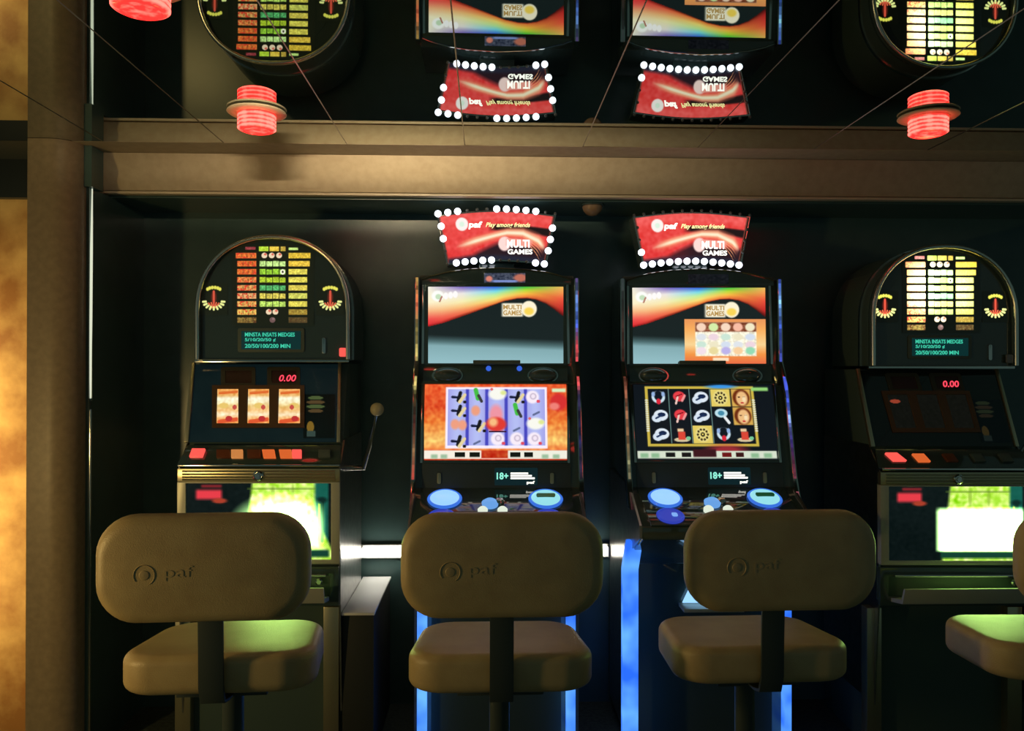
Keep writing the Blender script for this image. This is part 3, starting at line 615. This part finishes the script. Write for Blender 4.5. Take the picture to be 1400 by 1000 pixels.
def video(kind, dx, label):
    O = Vector((dx, 0, 0)); bx = pt(679, 500, 3.3).x+dx; u0 = 679
    root = thing('video_slot_machine', (bx, 3.38, 0), label, 'slot machine', 'video slot machines with two screens')
    zt = lambda v, Y: pt(u0, v, Y).z
    A = Pl(392, 3.31, 500, 3.295, u0=u0); K = Pl(498, 3.285, 526, 3.270, u0=u0); Bp = Pl(526, 3.255, 632, 3.16, u0=u0)
    Lp = Pl(634, 3.155, 668, 3.14, u0=u0); D = Pl(668, 3.14, 720, 2.90, u0=u0)
    xl, xr = pt(569, 500, 3.30).x, pt(789, 500, 3.30).x
    yz = [(3.63, 0), (3.20, 0), (3.20, zt(772, 3.20)), (3.05, zt(752, 3.05)), (2.90, zt(740, 2.90)), (2.90, zt(722, 2.90)), (3.14, zt(668, 3.14)), (3.16, zt(632, 3.16)),
          (3.255, zt(527, 3.255)), (3.272, zt(526, 3.272)), (3.295, zt(498, 3.295)), (3.31, zt(389, 3.31)), (3.33, zt(377, 3.33)), (3.63, zt(377, 3.33))]
    M().profile(yz, xl+.012, xr-.012).build('cabinet', 'gloss', root, O, bevel=.004)
    # lower side plates, polished
    for a, b in ((xl+.004, xl+.012), (xr-.012, xr-.004)):
        M().profile([(3.62, .05), (3.19, .05), (3.19, zt(772, 3.19)), (3.04, zt(748, 3.04)), (2.91, zt(738, 2.91)), (2.91, zt(720, 2.91)), (3.14, zt(664, 3.14)), (3.62, zt(662, 3.14))], a, b).build('side_panel', 'steel', root, O, smooth=0)
    # side rails, their coloured reflections painted on as glow
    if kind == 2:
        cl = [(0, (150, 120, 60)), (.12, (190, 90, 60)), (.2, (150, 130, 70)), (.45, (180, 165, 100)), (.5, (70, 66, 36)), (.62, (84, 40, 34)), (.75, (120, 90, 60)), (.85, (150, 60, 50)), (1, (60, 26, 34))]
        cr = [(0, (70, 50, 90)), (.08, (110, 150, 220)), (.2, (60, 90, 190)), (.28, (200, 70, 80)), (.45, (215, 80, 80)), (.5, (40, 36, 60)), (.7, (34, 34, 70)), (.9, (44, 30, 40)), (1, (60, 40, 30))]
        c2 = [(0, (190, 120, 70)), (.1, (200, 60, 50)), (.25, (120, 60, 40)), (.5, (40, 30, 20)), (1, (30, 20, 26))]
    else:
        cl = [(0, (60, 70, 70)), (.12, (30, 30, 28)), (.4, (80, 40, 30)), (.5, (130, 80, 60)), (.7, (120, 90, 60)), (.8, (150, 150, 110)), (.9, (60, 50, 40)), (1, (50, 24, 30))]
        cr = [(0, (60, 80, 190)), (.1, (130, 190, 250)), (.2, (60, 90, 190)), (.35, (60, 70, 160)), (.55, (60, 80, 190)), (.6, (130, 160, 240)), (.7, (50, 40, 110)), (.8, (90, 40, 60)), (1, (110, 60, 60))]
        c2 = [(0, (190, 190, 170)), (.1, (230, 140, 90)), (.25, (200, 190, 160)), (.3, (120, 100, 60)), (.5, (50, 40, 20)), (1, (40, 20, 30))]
    N = 14; vv = [380+(698-380)*i/N for i in range(N+1)]
    def yat(v): return float(np.interp(v, [380, 500, 526, 632, 668, 700], [3.285, 3.27, 3.21, 3.135, 3.105, 3.05]))
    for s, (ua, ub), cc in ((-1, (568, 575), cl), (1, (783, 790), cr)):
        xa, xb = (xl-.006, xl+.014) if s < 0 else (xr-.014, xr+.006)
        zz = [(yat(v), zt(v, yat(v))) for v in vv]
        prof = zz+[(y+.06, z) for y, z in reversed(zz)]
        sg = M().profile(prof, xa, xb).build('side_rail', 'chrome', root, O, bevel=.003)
        # painted reflections along the front of the rail
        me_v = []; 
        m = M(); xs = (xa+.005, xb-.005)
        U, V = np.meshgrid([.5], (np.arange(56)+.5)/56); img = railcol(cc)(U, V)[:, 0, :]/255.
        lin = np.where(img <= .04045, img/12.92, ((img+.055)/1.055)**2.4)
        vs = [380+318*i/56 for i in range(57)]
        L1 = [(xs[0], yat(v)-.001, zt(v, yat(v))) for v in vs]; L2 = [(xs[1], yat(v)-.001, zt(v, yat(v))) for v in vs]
        me = bpy.data.meshes.new('painted_reflection'); base = Vector(root['_b'])
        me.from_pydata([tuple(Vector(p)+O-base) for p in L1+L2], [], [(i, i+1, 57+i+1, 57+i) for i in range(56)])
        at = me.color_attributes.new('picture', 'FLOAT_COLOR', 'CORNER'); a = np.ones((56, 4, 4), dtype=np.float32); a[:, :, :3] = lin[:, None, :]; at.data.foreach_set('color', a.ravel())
        me.materials.append(MT['pic']); lo = bpy.data.objects.new('painted_reflection', me); COL.objects.link(lo); lo.parent = sg; lo['_b'] = list(base)
    # inner chrome trims at both sides of the screens
    for a, b in ((577.5, 581), (773.5, 777)):
        M().prism([(a, 388), (b, 388), (b-(1 if a < 600 else -2), 498), (a-(1 if a < 600 else -2), 498)], A, 0, .012).build('screen_trim', 'chrome', root, O, bevel=.002)
        w = 3 if a < 600 else -3
        M().prism([(a-1, 526), (b-1+0, 526), (b-w, 634), (a-w, 634)] if a < 600 else [(a+1, 526), (b+1, 526), (b+2, 634), (a+2, 634)], Bp, 0, .010).build('screen_trim', 'chrome', root, O, bevel=.002)
    # domed cap
    Cp = Pl(380, 3.305, u0=u0)
    cap = [(577, 390), (577, 384), (590, 379), (610, 374), (640, 370), (679, 368), (718, 370), (748, 374), (768, 379), (781, 384), (781, 390)]
    M().prism(cap, Cp, -.26, .01).build('cap', 'gloss', root, O, bevel=.004)
    cp = root.children[-1]
    M().tube([Cp.on(u, v-1, .008) for u, v in cap[1:-1]], .003, 8).build('cap_edge', 'chrome', cp, O)
    def badge(U, V):
        img = np.zeros(U.shape+(3,))+np.array((60, 66, 84.)); n = nz(U, 1); img += n[..., None]*14
        if kind == 2: img = bl(img, mE(U, V, .12, .6, .08, .3, .5), (220, 130, 110)); img = bl(img, mE(U, V, .88, .5, .16, .4, .5), (190, 110, 90)); img = bl(img, mR(U, V, .2, .75, .8, .95, .1), (130, 150, 215))
        else: img = img*.3
        return img
    picture('badge', [(662, 374), (718, 374), (718, 387), (662, 387)], Cp, .0112, 40, 12, badge, 'pic', cp, O)
    # upper screen
    frame(rc(579, 389, 775, 500), rc(585.5, 392.5, 770, 497), A, 0, .008).build('upper_bezel', 'gloss', root, O, bevel=.002)
    picture('upper_screen', [(585.5, 392.5), (770, 392.5), (770, 497), (585.5, 497)], A, .002, 180, 104, header(kind), 'screen', root, O)
    us = root.children[-1]
    for s, v, h in (('MULTI', 423.5, 6.5), ('GAMES', 431.5, 7)): text('logo_text', s, A, 688, v, h, mat('logo letter', (60, 46, 20), .4, emis=(205, 165, 95), estr=.8), us, O, .0035, 25, font_w=.03)
    # speaker and camera band
    M().prism(rc(579, 500, 776, 525), K, -.002, .004).build('speaker_band', 'gloss', root, O, bevel=.001)
    kb = root.children[-1]
    for ux in (612, 742):
        frame(el(ux, 514, 21, 11.5, 36), el(ux, 514, 19, 10, 36), K, .003, .008).build('speaker_ring', 'chrome', kb, O)
        M().loops([[K.on(u, v, 0)+K.n*o for u, v in el(ux, 514, 19*q, 10*q, 36)] for q, o in ((1, .003), (.97, .010), (.86, .018), (.6, .026), (.3, .030), (.05, .031))]).build('speaker_dome', 'gloss', kb, O)
    M().prism(rr(647, 494.5, 711, 499.5, 1), K, .0, .03).build('sensor_bar', 'dull', kb, O, bevel=.001)
    if kind == 2:
        for ux in (668, 710): M().lathe([(.010, 0), (.011, .004), (.001, .006)], K.on(ux, 504.5, .004), 18, K.n).build('blue_light', glow('blue pilot light', (60, 110, 240), .8), kb, O)
    # lower screen
    frame(rc(575, 522, 779, 634), rc(580, 525.5, 775, 630), Bp, 0, .008).build('lower_bezel', 'gloss', root, O, bevel=.002)
    if kind == 2: q = [(581, 526), (774, 526), (776, 630), (579, 630)]
    else: q = [(582, 526), (774, 526), (778, 630), (579, 630)]
    picture('lower_screen', q, Bp, .003, 195, 105, game(kind), 'screen', root, O)
    # control panel
    M().prism(rc(577, 634, 780, 668), Lp, -.003, .004).build('label_panel', 'plastic', root, O, bevel=.001)
    lp = root.children[-1]
    st = M().prism(rr(676, 640, 735, 664, 1.5), Lp, .004, .005).build('notice_sticker', glow('backlit notice', (14, 44, 50), .6), lp, O, smooth=0)
    text('notice_text', '18+', Lp, 679, 656, 9.5, glow('mint lettering', (150, 250, 225), 1.0), st, O, .0056, 16, font_w=.03)
    for k, (a, b) in enumerate(((698, 722), (698, 727), (698, 731))): M().prism(rc(a, 646.5+3.3*k, b, 648.9+3.3*k), Lp, .0052, .0058).build('text_line', 'textw', st, O, smooth=0)
    text('notice_text', 'paf', Lp, 720, 663, 5, 'textw', st, O, .0056, 11, font_w=.03)
    for ux, mm in ((598, 'brass'), (752, 'brass')):
        M().prism(rr(ux, 647, ux+5, 662, 2), Lp, .004, .010).build('slot_guide', mm, lp, O, bevel=.001)
    M().prism([(576, 668), (782, 668), (786, 721), (572, 721)], D, -.002, .004).build('button_deck', 'gloss', root, O, bevel=.002)
    bd = root.children[-1]
    def bigbtn(ux, uv, nm, g):
        c = D.on(ux, uv, .004); m1 = M().lathe([(.062, 0), (.066, .006), (.06, .012), (.058, .010)], c, 36, D.n).build('blue_ring', neonb, bd, O)
        M().lathe([(.058, .008), (.05, .014), (.03, .018), (.001, .019)], c, 36, D.n).build(nm, g, m1, O)
        return m1
    neonb = glow('blue button ring', (60, 120, 235), .9, True)
    bigbtn(608, 685, 'button_cap', glow('pale blue button', (150, 200, 255), 1.15))
    r2 = bigbtn(746, 685, 'button_cap', glow('pale green blue button', (150, 225, 235), 1.0))
    pl2 = D; M().prism(rr(733, 682, 759, 687, 2.5), D, .0215, .0245).build('legend_or_reflection', mat('green legend', (4, 40, 20), .3, emis=(14, 90, 50), estr=.5), r2, O, smooth=0)
    for ux in (604, 750):
        c = D.on(ux, 709, .004); M().lathe([(.05, 0), (.052, .004), (.045, .008), (.04, .004)], c, 30, D.n).build('blue_ring', glow('deep blue reflection', (60, 80, 220), .6), bd, O)  # blue reflection in the deck, built as a glowing ring
        M().prism(rr(ux+2, 706, ux+10, 711, 2), D, .010, .012).build('legend_or_reflection', glow('ice blue reflection', (130, 180, 255), .9), bd, O)  # bright core of that reflection, also painted as glow
    c = D.on(670, 692, .004); M().lathe([(.03, 0), (.032, .01), (.02, .02), (.001, .022)], c, 26, D.n).build('button_cap', glow('sky blue cap', (110, 170, 240), .9), bd, O)
    for ux, uv in ((660, 702), (687, 702), (683, 690)): 
        c = D.on(ux, uv, .004); M().lathe([(.018, 0), (.019, .012), (.012, .02), (.001, .022)], c, 22, D.n).build('push_button', 'chrome' if uv < 700 else glow('white push button', (225, 235, 215), 1.0), bd, O)
    # lit emblem on the belly and its shelf
    E = Pl(815, 3.19, u0=u0)
    M().prism([(657, 799), (701, 799), (717, 826), (644, 826)], E, 0, .01).build('lit_emblem', glow('ice blue emblem', (150, 205, 255), 1.25), root, O, bevel=.002)
    M().box(E.on(640, 828).x, E.on(722, 828).x, 3.11, 3.2, E.on(679, 832).z, E.on(679, 827).z).build('emblem_shelf', 'paint', root, O, bevel=.003)
    # neon strips down the base
    if kind == 2: ns = [(570, 583, 3.15, 770), (775, 787, 3.15, 770)]
    else: ns = [(852-278, 873-278+0, 3.06, 742), (784, 793, 3.15, 770)]
    for a, b, Y, vt in ns:
        m = M(); pa = pt(a, 900, Y); pb = pt(b, 900, Y); z1 = zt(vt, Y)
        if kind == 3 and vt == 742:
            ddx = 0; pa = pt(852, 900, Y)-O; pb = pt(873, 900, Y)-O
            yz = None; t = .012
            m.loops([[(pa.x+k, Y, z), (pb.x+k, Y, z), (pb.x+k, Y+.05, z), (pa.x+k, Y+.05, z)] for z, k in ((0.01, 0), (.75, 0), (z1-.03, .012), (z1, .018))])
        else: m.box(pa.x, pb.x, Y, Y+.05, .01, z1)
        m.build('neon_strip', 'neon', root, O, bevel=.004)
    # ---------------- topper
    T = Pl(325, 3.37, u0=u0)
    O0 = O
    if kind == 3: O = O+Vector((-.018, 0, 0))
    nk = M().box(pt(655, 370, 3.4).x, pt(703, 370, 3.4).x, 3.40, 3.5, zt(378, 3.33), zt(360, 3.4)).build('topper_neck', 'gloss', root, O, bevel=.003)
    def topo(k=0):
        top = [(597+k+(760-597-2*k)*i/12, 295+k-6.5*math.sin(math.pi*i/12)) for i in range(13)]
        bot = [(747-k-(747-611-2*k)*i/12, 363-k-5.5*math.sin(math.pi*i/12)) for i in range(13)]
        return top+bot
    tp = M().prism(topo(), T, -.09, 0).build('topper', 'cab', root, O, smooth=30)
    frame(topo(0), topo(2.0), T, 0, .010).build('topper_rim', 'chrome', tp, O, bevel=.001)
    def art(U, V):
        # V follows the arched panel from top to bottom
        n = nz(U, 6); img = ramp(V, [(0, (240, 90, 86)), (.12, (244, 92, 88)), (.2, (236, 74, 70)), (1, (230, 60, 60))])+n[..., None]*np.array((3, 6, 6.))
        dk = np.clip((V-(.24+.0*U))/.04, 0, 1)*np.clip(((.42-.02*U+.16*np.clip(U-.72, 0, 1)*1.2)-V)/.05, 0, 1)*np.clip((U-.42)/.08, 0, 1)
        img = bl(img, dk, (34, 22, 22))
        img = bl(img, np.clip((V-(.83-.9*np.clip(U-.25, 0, .5)))/.12, 0, 1)*np.clip((U-.12)/.2, 0, 1)*np.clip((V-.52-.1*(U > .8))/.1, 0, 1), (44, 26, 34))
        img = bl(img, np.clip((V-.86)/.08, 0, 1), (40, 40, 56))
        yc = np.interp(U, [0, .2, .4, .6, .75, .9, 1], [.72, .64, .54, .43, .42, .54, .72])
        w = np.interp(U, [0, .2, .5, .8, 1], [.03, .12, .10, .13, .16])
        for k, (dy, ww, c) in enumerate(((0, 1.0, (248, 130, 100)), (-.01, .6, (252, 190, 150)), (0, .3, (255, 240, 205)))):
            img = bl(img, np.clip(1.3-np.abs(V-yc-dy)/(w*ww), 0, 1)*np.clip((U-.1)/.2, 0, 1)*np.clip((.98-U)/.06, 0, 1), c)
        for k in range(4):
            y2 = yc+.05+.05*k*np.clip((U-.72)/.25, 0, 1)*2
            img = bl(img, np.clip(1.2-np.abs(V-y2)/.012, 0, 1)*np.clip((U-.75)/.08, 0, 1)*np.clip((.96-U)/.05, 0, 1), (255, 170, 120))
        img = bl(img, np.clip((.015-np.minimum(U, 1-U))/.01, 0, 1), (120, 60, 50))
        img = bl(img, mE(U, V, .19, .21, .056, .14, .2), (255, 246, 240)); img = bl(img, mE(U, V, .19, .21, .022, .055, .4), (225, 245, 225))
        img = bl(img, mE(U, V, .58, .66, .06, .15, .25), (255, 222, 215)); img = bl(img, mR(U, V, .60, .54, .84, .70, .03), (250, 165, 150))
        return img*1.0
    # arched picture: grid following top and bottom curves
    nx, ny = 150, 64; U, V = np.meshgrid((np.arange(nx)+.5)/nx, (np.arange(ny)+.5)/ny)
    img = np.clip(art(U, V), 0, None)/255.; lin = np.where(img <= .04045, img/12.92, ((img+.055)/1.055)**2.4)
    base = Vector(root['_b']); vs = []
    for j in range(ny+1):
        for i in range(nx+1):
            a, b = i/nx, j/ny
            tu, tv = 600+157*a, 297-6.5*math.sin(math.pi*a); bu, bv = 613+131*a, 361-5.5*math.sin(math.pi*a)
            vs.append(tuple(T.on(tu+(bu-tu)*b, tv+(bv-tv)*b, .003)+O-base))
    idx = np.arange((nx+1)*(ny+1)).reshape(ny+1, nx+1)
    f = np.stack([idx[1:, :-1], idx[1:, 1:], idx[:-1, 1:], idx[:-1, :-1]], -1).reshape(-1, 4)
    me = bpy.data.meshes.new('lit_artwork'); me.from_pydata(vs, [], f.tolist())
    at = me.color_attributes.new('picture', 'FLOAT_COLOR', 'CORNER'); a = np.ones((nx*ny, 4, 4), dtype=np.float32); a[:, :, :3] = lin.reshape(-1, 1, 3); at.data.foreach_set('color', a.ravel())
    me.materials.append(MT['pic']); ao = bpy.data.objects.new('lit_artwork', me); COL.objects.link(ao); ao.parent = tp; ao['_b'] = list(base)
    text('logo_text', 'paf', T, 640.5, 314, 11, 'textw', ao, O, .0045, 19, font_w=.04, shear=.1)
    text('logo_text', 'Play among friends', T, 664, 312.5, 8, 'textc', ao, O, .0045, 61, font_w=.02, shear=.3)
    text('logo_text', 'MULTI', T, 693, 339, 11, 'textw', ao, O, .0045, 31, font_w=.03)
    text('logo_text', 'GAMES', T, 694, 348, 7, 'textw', ao, O, .0045, 34, font_w=.03)
    # LEDs round the panel
    P = []
    P += [(599+(759-599)*i/12, 293-6.5*math.sin(math.pi*i/12), ('t', i)) for i in range(13)]
    P += [(600.5+i*2.8, 293+17*i, ('l', i)) for i in range(1, 4)]
    P += [(758-i*2.9, 297+15.5*i, ('r', i)) for i in range(1, 4)]
    P += [(612+(744-612)*i/11, 361.5-5.5*math.sin(math.pi*i/11), ('b', i)) for i in range(12)]
    if kind == 2: lit = lambda s, i: (s == 't' and (i < 3 or 6 <= i <= 10)) or (s == 'l' and i < 3) or s == 'r' or (s == 'b' and (1 <= i <= 5 or i >= 10))
    else: lit = lambda s, i: s == 'b' or (s == 'l' and i == 3)
    for u, v, (s, i) in P:
        on = lit(s, i); r = .0145 if on else .007
        c = T.on(u, v, .008)
        M().lathe([(r, 0), (r*.95, r*.4), (r*.6, r*.8), (.0005, r*.95)], c, 14, T.n).build('led_bulb', 'led' if on else 'ledoff', tp, O, smooth=60)
    return root
dx3 = pt(957, 440, 3.3).x-pt(679, 440, 3.3).x
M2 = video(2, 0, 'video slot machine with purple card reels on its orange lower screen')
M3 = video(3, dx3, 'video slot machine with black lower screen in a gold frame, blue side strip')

# ------------------------------------------------------------------ tubes and steel ledge in the gaps
def tubelamp(x0, x1, label):
    t = thing('tube_lamp', ((x0+x1)/2, 3.64, .695), label, 'lamp', 'white tube lamps between the machines')
    M().box(x0, x1, 3.635, 3.66, .665, .725).build('lamp_base', 'white', t, bevel=.003)
    M().tube([(x0+.01, 3.618, .695), (x1-.01, 3.618, .695)], .019, 16).build('tube', 'tube', t)
    for x in (x0+.004, x1-.004): M().box(x-.004, x+.004, 3.60, 3.64, .672, .718).build('end_cap', 'white', t, bevel=.002)
tubelamp(pt(493, 757, 3.62).x, pt(561, 757, 3.62).x, 'white tube lamp on the black wall in the gap right of the left reel machine')
tubelamp(pt(803, 757, 3.62).x, pt(833, 757, 3.62).x, 'short white tube lamp on the wall between the two video machines')
t = thing('steel_ledge', (-.51, 3.3, 0), 'low steel ledge cabinet beside the left reel machine, top lit white', 'cabinet')
xa, xb = pt(467, 833, 3.1).x, pt(512, 833, 3.1).x
M().box(xa, xb-.005, 3.12, 3.64, 0, .572).build('body', mat('dark grey body', (40, 44, 42), .6), t, bevel=.002)
M().box(xa, xb, 3.10, 3.64, .572, .582).build('ledge_top', mat('satin steel', (240, 240, 238), .5, metal=.15), t, bevel=.002)
t = thing('highlight_knob', (XL+.02, 3.2, pt(116, 756, 3.2).z), 'tiny chrome knob added for a small highlight on the dark side wall left of the reel machine', 'knob')
M().lathe([(.006, 0), (.006, .012), (.014, .018), (.015, .028), (.008, .035), (.001, .036)], (XL+.012, 3.2, pt(116, 756, 3.2).z), 20, Vector((1, 0, 0))).build('knob', 'chrome', t)  # added knob in place of a bare highlight on the side wall

# ------------------------------------------------------------------ stools
def pad(outline, layers):
    """outline(inset) -> list of 2D points; layers = (inset, height)"""
    return [[(x, y, z) for x, y in outline(i)] for i, z in layers]
def srr(w, h, r, ins, n=8, bulge=0.0, taper=0.0):
    a, b = w/2-ins, h/2-ins; r = max(r-ins*.6, .01); pts = []
    for cx, cy, an in ((a-r, -b+r, -90), (a-r, b-r, 0), (-a+r, b-r, 90), (-a+r, -b+r, 180)):
        for i in range(n+1):
            t = R(an+90*i/n); x = cx+r*math.cos(t); y = cy+r*math.sin(t)
            pts.append((x*(1+bulge*(1-(y/b)**2)*0+taper*(y/b)), y*(1+bulge*(1-min(1, (x/a)**2)))))
    return pts
def edge(th, er, n=6):
    L = []
    for i in range(n+1):
        t = R(90*i/n); L.append((er*(1-math.sin(t)), -th/2+er*(1-math.cos(t))))
    L2 = [(i, -z) for i, z in reversed(L)]
    return [(er+.05, -th/2-.004), (er+.02, -th/2-.002)]+L+L2+[(er+.02, th/2+.002), (er+.05, th/2+.004)]
def make_stool():
    t = thing('bar_stool', (0, 0, 0), 'stool', 'stool', 'cream padded stools in front of the machines')
    # origin: floor point under the seat post; back of the stool towards -y
    BZ = 1.0626
    w, h = .478, .242
    Ls = [[(x, -.255+zz+.10*x*x, BZ+y) for x, y in srr(w, h, .088, i, bulge=.03)] for i, zz in edge(.068, .030)]
    bk = M().loops(Ls).build('backrest', 'vinyl', t, smooth=60)
    # embossed mark: ring, core and lettering on the rear of the back
    yb = lambda x: -.255-.034-.0035+.10*x*x
    def ring(r0, r1, a0, a1):
        n = 22; m = M(); A_ = []; 
        for i in range(n+1):
            a = R(a0+(a1-a0)*i/n); A_.append((a,))
        LL = []
        for (a,) in A_:
            LL.append([(-.122+r*math.cos(a), yb(-.122)+dy, BZ-.008+r*math.sin(a)) for r, dy in ((r0, .004), ((r0+r1)/2, -.0012), (r1, .004))])
        return m.loops(LL, cap=False, closed=False)
    ring(.019, .027, -60, 215).build('embossed_mark', 'vinyl2', bk, smooth=60)
    M().lathe([(.013, 0), (.010, .003), (.001, .004)], (-.122, yb(-.122)+.002, BZ-.008), 20, Vector((0, -1, 0))).build('embossed_mark', 'vinyl2', bk)
    class FP:  # local plane for lettering
        n = Vector((0, -1, 0))
        def on(s, u, v, off=0): return Vector((u*.001, yb(-.05)+.0016, BZ-.022-v*.001))+s.n*off
    text('embossed_lettering', 'paf', FP(), -78, 0, 34, 'vinyl2', bk, Vector((0, 0, 0)), .0, 62, depth=.001)
    # seat
    th = .098; rear = -.185; wd = .468; dp = .37; zc = .841-th/2-.004
    def seat(i): return [(x*(1-.10*((y+dp/2)/dp)**2*1.2), y) for x, y in srr(wd, dp, .085, i, bulge=.03)]
    ca, sa = math.cos(R(-4.5)), math.sin(R(-4.5))
    Ls = [[(x, y*ca, zc-.016+zz+y*sa) for x, y in seat(i)] for i, zz in edge(th, .026)]
    M().loops(Ls).build('seat', 'vinyl', t, smooth=60)
    # bracket from the back down behind the seat and under it
    pth = [(-.218, BZ+.03), (-.213, .96), (-.208, .86), (-.206, .765), (-.19, .722), (-.15, .712), (.02, .70)]
    m = M(); Ls = []
    for y, z in pth: Ls.append([(-.029, y, z-.0), (.029, y, z), (.029, y+.008, z+.006), (-.029, y+.008, z+.006)])
    m.loops(Ls).build('back_bracket', 'strap', t, bevel=.001)
    M().box(-.11, .11, -.11, .11, .706, .716).build('seat_plate', 'strap', t, bevel=.003)
    M().lathe([(.036, .03), (.036, .40), (.027, .41), (.027, .706)], (0, 0, 0), 28).build('pedestal', 'plastic', t)
    M().lathe([(.20, 0), (.205, .008), (.19, .018), (.06, .03), (.036, .045)], (0, 0, 0), 40).build('floor_base', 'plastic', t)
    M().tube([(.17*math.cos(R(a)), .02+.17*math.sin(R(a)), .30) for a in range(0, 361, 12)], .010, 10, cap=False).build('foot_ring', 'chrome', t)
    for a in (30, 150, 270): M().tube([(.03*math.cos(R(a)), .03*math.sin(R(a)), .30), (.17*math.cos(R(a)), .02+.17*math.sin(R(a)), .30)], .007, 8).build('foot_spoke', 'chrome', t)
    return t
def dup(o, parent=None):
    c = o.copy(); COL.objects.link(c); c.parent = parent
    for ch in list(o.children): dup(ch, c)
    return c
stool = make_stool()
def place(o, u, Y, rot, label, dz=0):
    b = pt(u, 770, Y); r = R(rot)
    # the back pad sits .255 behind the origin
    o.location = (b.x-.255*math.sin(r), Y+.255*math.cos(r)+.0, dz); o.rotation_euler = (0, 0, r); o['label'] = label
st = [(280, 1.87, 3.0, 'cream padded bar stool in front of the left reel machine, leftmost of the row'),
      (687, 1.90, .5, 'cream padded bar stool in front of the orange screened video machine'),
      (1067, 1.965, 1.5, 'cream padded bar stool right of centre, beside the wide blue neon strip'),
      (1521, 1.965, -1.5, 'cream bar stool cut off by the right edge, its seat lit green')]
drop = [0, .017, .026, .030]
allst = [stool]+[dup(stool) for _ in st[1:]]
for o, a, d in zip(allst, st, drop):
    place(o, *a)
    for ch in o.children:                      # each stool is set to its own height
        if ch.name.split('.')[0] in ('backrest', 'seat', 'back_bracket', 'seat_plate'): ch.location.z = -d+(.011 if d and ch.name.startswith('backrest') else 0)
